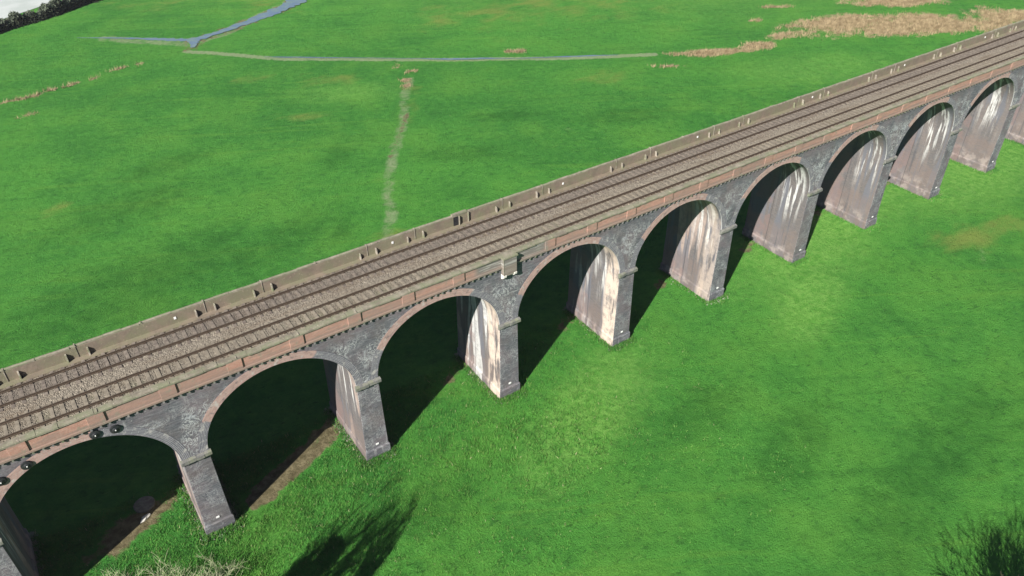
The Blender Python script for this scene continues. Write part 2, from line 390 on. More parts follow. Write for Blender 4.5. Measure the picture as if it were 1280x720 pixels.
for a in [(168, 50, 22, 9, 155), (183, 42, 22, 8, 150), (192, 62, 26, 7, 150), (152, 55, 9, 2.5, 165), (186, 57, 14, 5, 150), (200, 38, 14, 6, 150), (131, 56.5, 11, 2.1, 155), (139, 54.5, 4.5, 2.6, 155),
          (122, 61.5, 3, .8, 150), (151, 66, 4, .8, 160), (162, 70, 5, .9, 150), (98, 80, 3, .7, 150), (117, 57, 4, .9, 150),
          (73, 79, 1.3, .9, 10), (76, 82.5, 1.6, .6, 10), (72, 76.5, 1.2, .8, 10), (75, 86, 1.2, .5, 10)]:
    dry = np.maximum(dry, ell(GX, GY, *a))
edge_pts = [(10, 110), (14, 110.4), (12, 110.5), (16.3, 110.6), (19, 112), (22.5, 112.3), (26.5, 113.2), (31, 115.5), (35, 116)]
for i, (a, b) in enumerate(edge_pts): dry = np.maximum(dry, ell(GX, GY, a, b, 1.3+.5*(i % 2), .6, 20)*.95)
dry = np.maximum(dry, ell(GX, GY, 14, 102, 3, .9, 10)*.45)
pale = line(GX, GY, [(44.6, 117.5), (50, 112), (58, 103), (68, 96), (80.2, 86.8), (95, 77), (107, 69), (119, 63)], .35, 1.5)*.85
pale = np.maximum(pale, line(GX, GY, [(33, 135), (40, 128), (46, 122), (53, 124), (63, 130), (75, 138)], 1.2, 2.2)*.6)
pale = np.maximum(pale, ell(GX, GY, 84, 47, 5, 1.6, -60)*.45)
pale = np.maximum(pale, line(GX, GY, [(44.5, 30), (49, 38), (51, 43), (57, 53), (64.6, 63.8), (69, 72), (74, 79)], .3, 2.2)*.56)
pale = np.maximum(pale, ell(GX, GY, 106, -12, 7, 2.5, 20)*.38)
yel = line(GX, GY, [(46, 34), (52, 45), (60, 57), (66, 66), (72, 75)], 1.2, 3.5)*.55
for a in [(62, 88, 14, 6, 150), (100, 62, 18, 6, 155), (50, 96, 14, 5, 160), (122, -20, 30, 12, 160), (110, -9, 14, 5, 165), (104, -28, 18, 9, 150),
          (190, 70, 30, 16, 150), (120, 100, 50, 30, 150), (70, 150, 50, 25, 160), (12, 65, 6, 3, 30), (52, 74, 10, 3, 150)]:
    yel = np.maximum(yel, ell(GX, GY, *a)*.62)
lush = line(GX, GY, [(38, 92), (41, 103), (42.5, 108)], .3, 2.2)*.42
for a in [(42, 38, 9, 3, 50), (25, 45, 16, 8, 20), (50, 58, 10, 5, 50), (28, 70, 16, 6, 10), (9, -1, 9, 3.5, 15), (30, -8, 9, 5, 10), (57, -12, 12, 6, 10), (80, 55, 14, 5, 155), (75, -28, 22, 9, 5), (60, -20, 18, 6, 20), (52, -34, 16, 6, 10), (20, 60, 26, 10, 10), (35, 40, 22, 8, 20), (15, 40, 34, 16, 15), (20, 26, 30, 10, 10), (66, 48, 16, 7, 150), (96, 44, 20, 7, 155), (62, -30, 22, 8, 15)]:
    lush = np.maximum(lush, ell(GX, GY, *a)*.6)
lush = np.maximum(lush, line(GX, GY, [(40, 60), (45, 66), (49, 78)], .15, .7)*.5)
def vnoise(sx, sy, seed):
    r_ = np.random.default_rng(seed); T = r_.random((512, 512)); a = GX/sx+200; b_ = GY/sy+200
    i = np.floor(a).astype(int); j = np.floor(b_).astype(int); fa = a-i; fb = b_-j; fa = fa*fa*(3-2*fa); fb = fb*fb*(3-2*fb)
    g_ = lambda p_, q_: T[p_ % 512, q_ % 512]
    return (g_(i, j)*(1-fa)+g_(i+1, j)*fa)*(1-fb)+(g_(i, j+1)*(1-fa)+g_(i+1, j+1)*fa)*fb
fb_ = .5*vnoise(9, 5, 1)+.3*vnoise(4, 2.2, 2)+.2*vnoise(1.8, 1.2, 3)
dry = np.clip(dry*1.25-(fb_-.30)*1.45*(GX > 110), 0, 1)
yel = np.clip(yel*1.0-(.5*vnoise(12, 8, 5)+.5*vnoise(4, 3, 6)-.4)*.7*(yel > 0), 0, 1)
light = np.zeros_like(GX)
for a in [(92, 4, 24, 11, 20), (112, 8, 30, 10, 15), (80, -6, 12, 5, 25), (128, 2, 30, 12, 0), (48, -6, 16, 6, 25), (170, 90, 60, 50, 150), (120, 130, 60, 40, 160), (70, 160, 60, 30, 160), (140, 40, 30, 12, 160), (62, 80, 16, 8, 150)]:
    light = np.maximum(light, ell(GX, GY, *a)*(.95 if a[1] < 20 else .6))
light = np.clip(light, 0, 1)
Vg = np.stack([GX, GY, GZ], -1).reshape(-1, 3)
nx, ny = len(gx), len(gy); ii = np.arange(nx*ny).reshape(nx, ny)
Fg = np.stack([ii[:-1, :-1], ii[1:, :-1], ii[1:, 1:], ii[:-1, 1:]], -1).reshape(-1, 4)
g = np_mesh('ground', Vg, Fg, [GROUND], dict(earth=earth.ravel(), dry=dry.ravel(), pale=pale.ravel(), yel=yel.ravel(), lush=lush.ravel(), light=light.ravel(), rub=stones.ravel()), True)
tag(g, kind='structure')

# ------------------------------------------------------------------ water and the pale yard beyond the hedge
def ribbon(name, pts, mat, z, sub=10):
    """pts: (x, y, half width); smooth ribbon with ragged banks"""
    V = []; F = []
    A = np.array(pts, float); T = np.linspace(0, len(A)-1, (len(A)-1)*sub+1)
    X = np.stack([np.interp(T, range(len(A)), A[:, k]) for k in range(3)], -1)
    for i, p in enumerate(X):
        d = X[min(i+1, len(X)-1), :2]-X[max(i-1, 0), :2]; d /= np.hypot(*d); nrm = np.array([-d[1], d[0]])
        w1 = p[2]*(1+random.uniform(-.4, .3)); w2 = p[2]*(1+random.uniform(-.4, .3))
        V += [(*(p[:2]+nrm*w1), z), (*(p[:2]-nrm*w2), z)]
    for i in range(len(X)-1): F.append((2*i, 2*i+1, 2*i+3, 2*i+2))
    o = np_mesh(name, V, F, [mat]); tag(o, kind='structure'); return o
ribbon('stream', [(46.2, 119, .5), (47.5, 123.5, 1.3), (54, 125.5, .9), (63, 129.5, 1.4), (71, 134, 2.0), (78, 139.5, 2.6), (88, 149, 3.2), (110, 168, 3.5)], WATER, .085)
ribbon('stream_branch', [(47.5, 123.5, .9), (43, 127, .8), (38, 131.5, .45), (33.5, 135, .3), (28, 139, .1)], WATER, .09)
ribbon('ditch', [(56, 105.5, .1), (62, 101, .32), (68, 96.5, .15), (80, 87.5, .1), (85, 83.5, .45), (90, 80.5, .35), (96, 76.3, .1), (108, 69.5, .35), (113, 66.5, .1)], WATER, .088, 6)
yard = np_mesh('yard', [(-120, 106, .09), (11, 158, .09), (45, 180, .09), (160, 330, .09), (-120, 330, .09)], [(0, 1, 2, 3, 4)], [GRAV]); tag(yard, kind='structure')

# ------------------------------------------------------------------ viaduct
via = empty('viaduct')
tag(via, 'long railway viaduct of grey and red brick arches crossing the green meadow', 'viaduct')
ZSb = ZC
for n in range(NA, NB+1):
    x = n*P; g0 = float(gz(x, 2))
    m = MB(); zb = g0-1.2; k = len(m.v)
    hb = HB; seg = 8
    for i in range(seg+1):
        t_ = i/seg; z = zb+(ZS-zb)*t_; h = hb+(HT-hb)*t_
        m.v += [(-h, -.02*(1-t_), z), (h, -.02*(1-t_), z), (h, W+.02*(1-t_), z), (-h, W+.02*(1-t_), z)]
    for i in range(seg):
        for j, mi in ((0, 0), (1, 1), (2, 0), (3, 1)):
            a = 4*i+j; b = 4*i+(j+1) % 4; m.f.append((a, b, b+4, a+4)); m.m.append(mi)
    m.f.append((4*seg, 4*seg+1, 4*seg+2, 4*seg+3)); m.m.append(1)
    pr = m.build('pier', [BLUE, LIME], via, (x, 0, 0), bevel=.03)
    # plinth: a ring round the foot with a splayed top
    q = MB(); h0 = HB+.07
    for (o_, z) in ((.0, g0-1), (.0, g0+.95), (-.09, g0+1.12)):
        q.v += [(-h0-o_, -.11-o_, z), (h0+o_, -.11-o_, z), (h0+o_, W+.11+o_, z), (-h0-o_, W+.11+o_, z)]
    for i in range(2):
        for j in range(4):
            a = 4*i+j; b = 4*i+(j+1) % 4; q.f.append((a, b, b+4, a+4)); q.m.append(j % 2)
    q.build('plinth', [BLUE, LIME], pr, bevel=.02)
    # impost slabs on the two outer faces
    for s_, y0 in ((1, 0), (-1, W)):
        c = MB()
        prof = [(y0+s_*.04, ZS-.4), (y0-s_*.09, ZS-.4), (y0-s_*.12, ZS-.22), (y0-s_*.27, ZS-.2), (y0-s_*.27, ZS+.1), (y0-s_*.03, ZS+.17), (y0+s_*.04, ZS+.17)]
        if s_ < 0: prof = prof[::-1]
        for q_ in range(4):
            xa = -HT-.17+q_*(2*HT+.34)/4; pj = random.uniform(-.02, .02); c.prism_x([(a_+pj, b_+pj) for a_, b_ in prof], xa+.006, xa+(2*HT+.34)/4-.006, seg=2, jit=.012)
        c.build('impost', [IMPST], pr)
    c = MB(); c.box(-.1, .16, -.07, -.02, g0+1.45, g0+1.6); c.build('number_plate', [WHITEP], pr)

# arch spans: spandrel walls + barrel
NSEG = 48
for n in range(NA, NB):
    xc = (n+.5)*P
    m = MB(); th = np.linspace(math.pi, 0, NSEG+1)
    arc = [(R*math.cos(t_), ZS+RB*math.sin(t_)) for t_ in th]
    top = [(-P/2+P*i/NSEG, ZC) for i in range(NSEG+1)]
    def strip(y, flip):
        k = len(m.v); rows = 6
        for i in range(NSEG+1):
            ax, az = arc[i]; tx, tz = top[i]
            if i == 0: ax0 = -P/2
            for r_ in range(rows+1):
                f = r_/rows; m.v.append((ax+(tx-ax)*f, y, az+(tz-az)*f))
        for i in range(NSEG):
            for r_ in range(rows):
                a = k+i*(rows+1)+r_; q = (a, a+rows+1, a+rows+2, a+1)
                m.f.append(q if not flip else q[::-1]); m.m.append(0)
        # pier-head slivers left and right
        for s_, i in ((-1, 0), (1, NSEG)):
            b = len(m.v); m.v += [(s_*P/2, y, ZS), (s_*R, y, ZS), (s_*P/2, y, ZC)]
            m.f.append((b, b+1, b+2) if (s_ < 0) != flip else (b, b+2, b+1)); m.m.append(0)
    strip(0, False); strip(W, True)
    k = len(m.v); M = 8
    for i in range(NSEG+1):
        for j in range(M+1): m.v.append((arc[i][0], W*j/M, arc[i][1]))
    for i in range(NSEG):
        for j in range(M):
            a = k+i*(M+1)+j; m.f.append((a, a+1, a+M+2, a+M+1)); m.m.append(1)
    sp = m.build('arch_span', [BLUE, LIME], via, (xc, 0, 0))
    for s_, y0 in ((-1, 0), (1, W)):
        V = []; F = []; AR = []; RD = []; RE = []
        K = 72; prof = [(0, .1), (0, -.014), (.68, -.014), (.68, .02)]
        ph = random.uniform(-.25, .25); dark_r = random.uniform(.6, .72)
        for i in range(K+1):
            t_ = math.pi-math.pi*i/K; f = i/K
            for (dr, dy) in prof:
                V.append(((R-.01+dr)*math.cos(t_), y0-s_*dy, ZS+(RB-.01+dr)*math.sin(t_)))
                AR.append(f*math.pi*R); RD.append(dr)
                rr = smooth(.13+ph*.2, .25+ph*.2, f)*(1-smooth(dark_r-.08, dark_r+.04, f))
                if n <= 0: rr = 1-smooth(.55, .62, f)
                RE.append(float(rr))
        for i in range(K):
            for j in range(3):
                a = 4*i+j; q = (a, a+1, a+5, a+4); F.append(q if s_ > 0 else q[::-1])
        o = np_mesh('arch_ring', V, F, [RING], dict(arc=AR, rad=RD, red=RE)); o.parent = sp

# corbel table (dentils + ledge), parapets with pilasters and coping
def side(front):
    s_ = 1 if front else -1; y0 = 0 if front else W
    Y = lambda d: y0 - s_*d           # d metres outwards
    def bx(m, x0, x1, d0, d1, z0, z1, mi=0, jit=0): a, b = sorted((Y(d0), Y(d1))); m.box(x0, x1, a, b, z0, z1, mi, jit)
    m = MB()
    bx(m, XA, XB, -.02, .012, ZC-.17, ZC-.12)
    L = XB-XA; c = int(L/.592)
    for i in range(c):
        x = XA+.2+i*L/c; bx(m, x, x+.14, -.02, .17, ZC-.16, ZC+.05, 0, .008)
    bx(m, XA, XB, -.3, .02, ZC-.2, ZC+.051, 1)
    bx(m, XA, XB, -.35, .2 if front else .5, ZC+.055, ZC+.2, 2)
    m.build('corbel_table', [CORB, BLUE, SOOT if not front else PAR], via)
    par = MB(); bx(par, XA, XB, -.34 if front else .18, .05 if front else .42, ZC+.2, ZC+1.12)
    pw = par.build('parapet', [PAR if front else SOOT], via)
    kk = 0
    for k in range(int(XA/4.7333), int(XB/4.7333)):
        x = k*P/3-.28
        if x < XA+1 or x > XB-1: continue
        if k*P/3 < -6 or k*P/3 > 190: continue
        pm = MB(); bx(pm, -.55, .55, .052 if front else .422, .14 if front else .5, ZC+.205, ZC+1.1)
        if k == 9: continue
        pm.build('pilaster', [PAR], pw, (x, 0, 0), bevel=.012)
    # coping stones, slightly uneven
    cp = MB(); x = XA
    while x < XB:
        L_ = random.uniform(1.0, 1.35); dz = random.uniform(-.022, .022); dd = random.uniform(-.025, .025)
        a, b = sorted((Y(-.40+dd), Y(.16+dd))) if front else sorted((Y(.2+dd), Y(.45+dd)))
        k = len(cp.v); x1 = min(x+L_-.012, XB)
        zz0, zz1, zz2 = (ZC+1.12+dz, ZC+1.25+dz, ZC+1.27+dz) if front else (ZC+1.12+dz, ZC+1.24+dz, ZC+1.28+dz)
        pr = [(a, zz0), (b, zz0), (b, zz1), ((a+b)/2, zz2), (a, zz1)]
        cp.prism_x(pr, x, x1, 0, 1); x += L_
    cp.build('coping', [COPE], pw)
    return pw
near = side(True); far = side(False)
# pale joints over the near pilasters
for k in range(0, 40):
    if k == 9: continue
    j = MB(); j.box(-.03, .03, -.175, .2, ZC+1.24, ZC+1.295, 0, .008); j.build('joint_cap', [SLABM], near, (k*P/3-.05, 0, 0))
# buttress slabs and rendered joints on the inner face of the far parapet
for k in range(-2, 42):
    x = k*P/3
    if k == 9: continue
    st = MB(); YI = W+.18
    if k % 3 == 0:
        st.box(-.04, .04, YI-.03, W+.46, ZC+1.25, ZC+1.31, 0, .01); st.build('joint_cap', [SLABM], far, (x, 0, 0)); continue
    st.box(-.022, .022, YI-.045, YI-.003, ZC+.12, ZC+1.2, 0, .006); st.box(-.04, .04, YI-.04, W+.46, ZC+1.25, ZC+1.31, 0, .01)
    st.build('joint_strip', [SLABM], far, (x, 0, 0))
    for s_ in (-1, 1):
        bt = MB(); hh_ = random.uniform(.74, .86); dd_ = random.uniform(.24, .32)
        prof = [(YI-.004, ZC+.05), (YI-.004, ZC+hh_), (YI-dd_+.1, ZC+hh_-.06), (YI-dd_, ZC+.05)]
        bt.prism_x(prof, -.055, .055, 0); bt.build('buttress', [SLABM], far, (x+s_*.76+random.uniform(-.05, .05), 0, 0), bevel=.01)
# black panel painting an opening's shade, with broken coping opposite the bracket
rc = MB(); rc.box(-.3, .22, YI-.06, YI-.004, ZC+.2, ZC+1.09); rc.build('recess_shade', [IRON], far, (42.2, 0, 0))
rc = MB(); rc.box(-.05, .0, YI-.22, YI-.004, ZC+.05, ZC+1.14); rc.box(.95, 1.01, YI-.16, YI-.004, ZC+.1, ZC+1.25); rc.box(-.7, .9, YI-.02, W+.47, ZC+1.2, ZC+1.36, 0, .02); rc.build('buttress', [COPE], far, (42.5, 0, 0))
for x in (-7.5, 16.6, 35.6, 54.6, 73.2, 92.5, 111, 130):
    c = MB(); c.box(-.085, .085, YI-.05, YI-.004, ZC+.6, ZC+.8); c.build('marker_plate', [WHITEP], far, (x, 0, 0))

# bracketed refuge on the near parapet
br = MB(); br.box(-.68, .68, -.48, -.056, ZC-.55, ZC+1.12, 0); rf = br.build('refuge_bay', [PAR], via, (42.52, 0, 0), bevel=.015)
c = MB()
c.prism_x([(-.56, ZC+1.12), (-.56, ZC+1.26), (-.165, ZC+1.27), (-.165, ZC+1.12)], -.76, .76); c.build('coping', [COPE], rf)
c = MB(); c.box(-.70, -.64, -.505, -.482, ZC-.6, ZC+1.12, 0, .008); c.build('edge_strip', [SLABM], rf)
for s_ in (-1, 1):
    c = MB(); c.prism_x([(-.52, ZC-.55), (-.01, ZC-.55), (-.01, ZC-1.1), (-.2, ZC-1.02), (-.5, ZC-.78)][::-1], s_*.54-.15, s_*.54+.15, 0, 1); c.build('corbel', [PALE], rf, bevel=.02)
c = MB(); c.box(-.39, .39, -.46, -.02, ZC-.66, ZC-.56); c.build('sill', [SLABM], rf)

# iron pattress plates on the first arch
for (x, z) in ((8.75, 15.03), (10.0, 14.82), (4.45, 14.72), (2.75, 14.25)):
    d = MB(); k = 20; d.v.append((0, -.17, 0)); 
    for (rr, yy) in ((.12, -.17), (.2, -.12), (.34, -.09), (.36, -.005)):
        d.v += [(rr*math.cos(2*math.pi*i/k), yy, rr*math.sin(2*math.pi*i/k)) for i in range(k)]
    for i in range(k): d.f.append((0, 1+i, 1+(i+1) % k)); d.m.append(0)
    for r_ in range(3):
        for i in range(k):
            a = 1+r_*k+i; b = 1+r_*k+(i+1) % k; d.f.append((a, a+k, b+k, b)); d.m.append(0)
    pl = d.build('pattress_plate', [IRON], via, (x, -.03, z))
    nn = MB(); nn.box(-.035, .035, -.21, -.17, -.035, .035, 0, 0, .0); nn.build('nut', [WHITEP], pl)

# ------------------------------------------------------------------ ballast bed
bx_ = np.arange(XA, XB, .17); by_ = np.linspace(.34, W+.19, 66)
BX, BY = np.meshgrid(bx_, by_, indexing='ij')
def hash_noise(shape, amp): return rng.normal(0, amp, shape)
BZ = np.full_like(BX, ZC+.30)
BZ -= .14*smooth(7.1, 7.6, BY)+.02
BZ += .03*np.exp(-((BY-4.3)/.7)**2)
crib = ((BX % .71) > .3) & (((BY > 1.95) & (BY < 3.3)) | ((BY > 5.4) & (BY < 6.75)))
BZ += crib*.02*rng.random(BX.shape)
BZ += hash_noise(BX.shape, .016)
BX2 = BX+hash_noise(BX.shape, .03)
nx, ny = BX.shape; ii = np.arange(nx*ny).reshape(nx, ny)
F = np.stack([ii[:-1, :-1], ii[1:, :-1], ii[1:, 1:], ii[:-1, 1:]], -1).reshape(-1, 4)
b = np_mesh('ballast', np.stack([BX2, BY, BZ], -1).reshape(-1, 3), F, [BALL]); tag(b, kind='stuff')

# ------------------------------------------------------------------ tracks
ZR = ZC+.5
def rail_mesh():
    m = MB(); y0 = 0
    prof = [(-.07, -.17), (.07, -.17), (.07, -.15), (.012, -.13), (.012, -.045), (.035, -.035), (.035, 0), (-.035, 0), (-.035, -.035), (-.012, -.045), (-.012, -.13), (-.07, -.15)]
    k = len(prof); m.v = [(XA, y, z) for y, z in prof]+[(XB, y, z) for y, z in prof]
    for j in range(k):
        a, b = j, (j+1) % k; m.f.append((b, a, a+k, b+k)); m.m.append(1 if j == 6 else 0)
    return m
rail_me = None
def sleeper_box(m, x, jit):
    a = random.uniform(-.01, .01)
    m.box(x-.125, x+.125, -1.28, 1.28, -.32, -.172+a, 0, jit)
    for s_ in (-1, 1):
        m.box(x-.09, x+.09, s_*.7525-.17, s_*.7525+.17, -.171+a, -.145, 1, 0)
for (yc, smat, lab) in ((2.63, SLEEP, 'near railway track with paler sleepers beside the red brick parapet'),
                        (6.05, SLEEP2, 'far railway track with darker oily sleepers beside the plain far parapet')):
    tr = empty('railway_track', (0, yc, ZR)); tag(tr, lab, 'railway track', 'pair of tracks on the viaduct deck')
    for s_ in (-1, 1):
        r_ = rail_mesh().build('rail', [RAIL, RAILH], tr, (0, s_*.7525, 0))
    xs = np.arange(XA+.4, XB-.2, .71); rest = MB(); cnt = 0; proto = None
    for x in xs:
        if -1.5 < x < 69.5 and cnt < 100:
            if cnt % 5 == 0:
                m = MB(); sleeper_box(m, 0, .012); proto = m.build('sleeper', [smat, RAIL], tr, (x, 0, 0))
            else:
                o = bpy.data.objects.new('sleeper', proto.data); COL.objects.link(o); o.parent = tr; o.location = (x+random.uniform(-.02, .02), random.uniform(-.03, .03), 0); o.rotation_euler.z = random.uniform(-.015, .015)
            cnt += 1
        else: sleeper_box(rest, x, .01)
    ro = rest.build('sleeper', [smat, RAIL], tr); ro['kind'] = 'stuff'

# ------------------------------------------------------------------ trees (bare)
def bare_tree(name, base, height, lean, spread, levels, seed, trunk_r, stems, mats, label, twig_r=.018, fork=.35, env=None):
    rnd = random.Random(seed)
    root = empty(name, base); tag(root, label, 'tree')
    T = MB(); Cw = MB()
    def outside(a): return ((a.x-env[0])/env[3])**2+((a.y-env[1])/env[4])**2+(max(0, a.z-env[2])/env[5])**2 > 1
    def grow(p, d, L, r, lev):
        n = 5; pts = [tuple(p)]; rad = [r]; q = Vector(p); dd = Vector(d)
        for i in range(n):
            dd = (dd+Vector((rnd.gauss(0, .13), rnd.gauss(0, .13), rnd.gauss(.05, .08)))).normalized()
            q2 = q+dd*L/n
            if env and i > 0 and outside(q2): break
            q = q2; pts.append(tuple(q)); rad.append(max(twig_r*.5, r*(1-.55*(i+1)/n)))
        n = len(pts)-1
        tgt = T if lev == 0 else Cw
        tgt.tube(pts, rad, 7 if lev == 0 else (5 if lev < 2 else 3))
        if lev >= levels: return
        k = rnd.randint(4, 6) if lev else rnd.randint(6, 8)
        for c in range(k):
            f = rnd.uniform(fork, 1.0); i = min(n-1, int(f*n)); a = Vector(pts[i]).lerp(Vector(pts[i+1]), f*n-i)
            side_ = Vector((rnd.gauss(0, 1), rnd.gauss(0, 1), rnd.gauss(0, .35))); side_ = (side_-dd*side_.dot(dd)).normalized()
            if env and outside(a): continue   # compact crown
            nd = (dd*rnd.uniform(.6, 1.0)+side_*rnd.uniform(.4, .9)*spread+Vector((0, 0, .18))).normalized()
            grow(a, nd, L*rnd.uniform(.5, .78), max(twig_r, rad[i]*rnd.uniform(.4, .6)), lev+1)
    for s_ in range(stems):
        a = 2*math.pi*s_/stems+rnd.uniform(-.3, .3)
        d = Vector((lean[0]+.22*math.cos(a), lean[1]+.22*math.sin(a), 1)).normalized() if stems > 1 else Vector((lean[0], lean[1], 1)).normalized()
        off = Vector((.5*math.cos(a), .5*math.sin(a), -.3)) if stems > 1 else Vector((0, 0, -.3))
        grow(off, d, height*.46, trunk_r, 0)
    T.build('trunk', [mats[0]], root, smooth=True); Cw.build('crown', [mats[1]], root)
    return root
tall = bare_tree('ivy_clad_tree', (5.6, -15.2, float(gz(6, -15))), 25, (.04, -.03), .62, 4, 5, .5, 4, (DBARK, TWIG2), 'tall ivy clad leafless tree whose shadow lies in front of the second pier', .013, .4, (.6, -.9, 11.5, 3.6, 3.0, 6.8))
def ivy(root, h, r, cnt):
    z = rng.random(cnt)*h; a = rng.uniform(0, 2*math.pi, cnt); rr = r*(1-.55*(z/h)**2)*(.7+.3*np.sin(z*1.9+a*2))*np.sqrt(rng.random(cnt))
    c = np.stack([rr*np.cos(a), rr*np.sin(a), z], -1); u = rng.normal(size=(cnt, 3)); u /= np.linalg.norm(u, axis=1)[:, None]
    v = np.cross(u, rng.normal(size=(cnt, 3))); v /= np.linalg.norm(v, axis=1)[:, None]; u *= .17; v *= .13
    V = np.stack([c-u, c-v, c+u, c+v], 1).reshape(-1, 3); o = np_mesh('ivy', V, np.arange(cnt*4).reshape(-1, 4), [HEDGE]); o.parent = root
ivy(tall, 12.4, 1.5, 14000)
bare_tree('bare_tree', (55.2, -43.4, 0), 13, (0, 0), .95, 4, 11, .5, 3, (DBARK, DBARK), 'dark leafless tree in the meadow casting the branchy shadow at lower right', .02)
for (x, y, h, sd, lab) in ((6.2, -3.0, 4.6, 21, 'leftmost pale twiggy shrub at the bottom left corner'), (9.2, -4.2, 4.9, 22, 'pale twiggy shrub left of the foot of the nearest whole pier'),
                           (12.2, -5.2, 3.9, 23, 'pale twiggy shrub just in front of the nearest whole pier'),
  (7.6, -5.0, 4.4, 24, 'pale twiggy shrub at the bottom edge between two others'), (10.8, -5.6, 4.6, 25, 'tall pale twiggy shrub at the bottom edge in line with the nearest whole pier'), (5.0, -1.2, 3.0, 26, 'smallest pale shrub beside the mud of the first arch')):
    o = bare_tree('bare_shrub', (x, y, float(gz(x, y))), h, (0, 0), 1.2, 2, sd, .03, 6, (TWIG, TWIG), lab, .011, .2)
    o['category'] = 'shrub'; o['group'] = 'leafless shrubs beside the nearest pier'
# ------------------------------------------------------------------ hedge beyond the meadow
def hedge(p0, p1, w, h, count, name, label):
    p0 = np.array(p0, float); p1 = np.array(p1, float); d = p1-p0; L = np.hypot(*d); d /= L; nr = np.array([-d[1], d[0]])
    s = rng.random(count)*L; hh = h*(.72+.28*np.sin(s*.55)*np.sin(s*.23+1)+.15*np.sin(s*1.9))
    a = rng.normal(0, .42, count); z = rng.random(count)**.7; z = z*hh*np.sqrt(np.clip(1-(a/1.3)**2, .05, 1))
    C_ = p0[None]+d[None]*s[:, None]+nr[None]*(a*w*.8+.5*np.sin(s*.3))[:, None]
    size = .12+.18*rng.random(count)
    ctr = np.stack([C_[:, 0], C_[:, 1], z], -1)
    u = rng.normal(size=(count, 3)); u /= np.linalg.norm(u, axis=1)[:, None]; u[:, 2] = np.abs(u[:, 2])
    v = rng.normal(size=(count, 3)); v -= u*(v*u).sum(1)[:, None]; v /= np.linalg.norm(v, axis=1)[:, None]
    u *= size[:, None]*1.6; v *= size[:, None]*.45
    V = np.stack([ctr-u-v, ctr+u-v*.3, ctr+u*1.3+v, ctr-u+v], 1).reshape(-1, 3)
    F = np.arange(count*4).reshape(-1, 4)
    root = empty(name, (*((p0+p1)/2), 0)); tag(root, label, 'hedge')
    off = np.array([*((p0+p1)/2), 0])
    tip = (z > hh*.72)
    for nm, msk, mt in (('foliage', ~tip, HEDGE), ('twig_tips', tip, HTIP)):
        idx = np.repeat(msk, 4); Vm = V[idx]-off; o = np_mesh(nm, Vm, np.arange(len(Vm)).reshape(-1, 4), [mt]); o.parent = root
    st = MB()
    for k in range(int(L/1.6)):
        c = p0+d*(k*1.6+.4)-off[:2]; st.tube([(c[0], c[1], -.1), (c[0]+.1, c[1], h*.4), (c[0]-.1, c[1]+.1, h*.7)], [.12, .09, .04], 5)
    st.build('stem', [DBARK], root)
hedge((-25, 130.5), (52, 173), 1.5, 3.3, 42000, 'hedge', 'dense dark hedge at the far edge of the meadow, top left')

# ------------------------------------------------------------------ dry rushes and rough grass
def tufts(name, pts, hmin, hmax, blades, wid, mat, spread=.18, lean=.5, tint=None):
    n = len(pts); N = n*blades
    b = np.repeat(pts, blades, axis=0); b[:, :2] += rng.normal(0, spread, (N, 2)); b[:, 2] = gz(b[:, 0], b[:, 1])-.03
    h = rng.uniform(hmin, hmax, N); an = rng.uniform(0, 2*math.pi, N); l = rng.uniform(.1, lean, N)*h
    tip = b+np.stack([np.cos(an)*l, np.sin(an)*l, h], -1)
    a2 = rng.uniform(0, math.pi, N); w = np.stack([np.cos(a2), np.sin(a2), np.zeros(N)], -1)*wid
    V = np.stack([b-w, b+w, tip], 1).reshape(-1, 3); F = np.arange(N*3).reshape(-1, 3)
    at = {'tint': np.repeat(rng.random(N), 3)}
    o = np_mesh(name, V, F, [mat], at); return o
def sample(mask, cnt, xr, yr):
    out = []
    while len(out) < cnt:
        X = rng.uniform(*xr, 20000); Y = rng.uniform(*yr, 20000)
        ix = np.clip(np.searchsorted(gx, X), 0, len(gx)-1); iy = np.clip(np.searchsorted(gy, Y), 0, len(gy)-1)
        k = rng.random(20000) < np.clip((mask[ix, iy]-.3)*1.6, 0, 1)
        out += list(zip(X[k], Y[k], np.zeros(k.sum())))
    return np.array(out[:cnt])
o = tufts('dry_rushes', sample(dry, 4200, (10, 230), (25, 125)), .25, .8, 9, .045, DRY, .35, .9); tag(o, 'tan dry rushes in patches across the far meadow', 'rushes', kind='stuff')
def near_pts(cnt):
    X = rng.uniform(-6, 62, cnt*4); Y = rng.uniform(-24, 7, cnt*4)
    dens = np.exp(-np.maximum(0, X-20)/22)*np.exp(-np.maximum(0, -Y-6)/10)
    cl = .5+.5*np.sin(X*.9+np.sin(Y*1.3)*2)*np.sin(Y*1.1+1.7*np.sin(X*.6))
    under = np.zeros(len(X)); 
    ix = np.clip(np.searchsorted(gx, X), 0, len(gx)-1); iy = np.clip(np.searchsorted(gy, Y), 0, len(gy)-1)
    pr = dens*(.25+.75*cl)*(1-np.clip(earth[ix, iy]*1.6, 0, 1))
    inside = (np.abs(((X/P+.5) % 1)-.5)*P < 1.35) & (Y > -.2)
    k = (rng.random(len(X)) < pr) & ~inside
    return np.stack([X[k], Y[k], 0*X[k]], -1)[:cnt]
o = tufts('rough_grass', near_pts(20000), .1, .34, 6, .028, BLADE, .2, .9); tag(o, 'rough tussocky grass around the nearest piers', 'grass', kind='stuff')

wp = []
for n in range(-1, 11):
    for _ in range(420 if n < 5 else 240):
        q_ = random.random(); o_ = abs(random.gauss(0, .35))+1.3
        if q_ < .35: X_, Y_ = n*P+random.uniform(-1.5, 1.5), -.1-abs(random.gauss(0, .4))
        else: X_, Y_ = n*P+random.choice((-1, 1, -1))*o_, random.uniform(-.4, W)
        wp.append((X_, Y_, 0))
o = tufts('weeds', np.array(wp), .12, .42, 7, .03, BLADE, .16, .9); tag(o, 'weeds and coarse grass crowding the feet of the piers', 'weeds', kind='stuff')

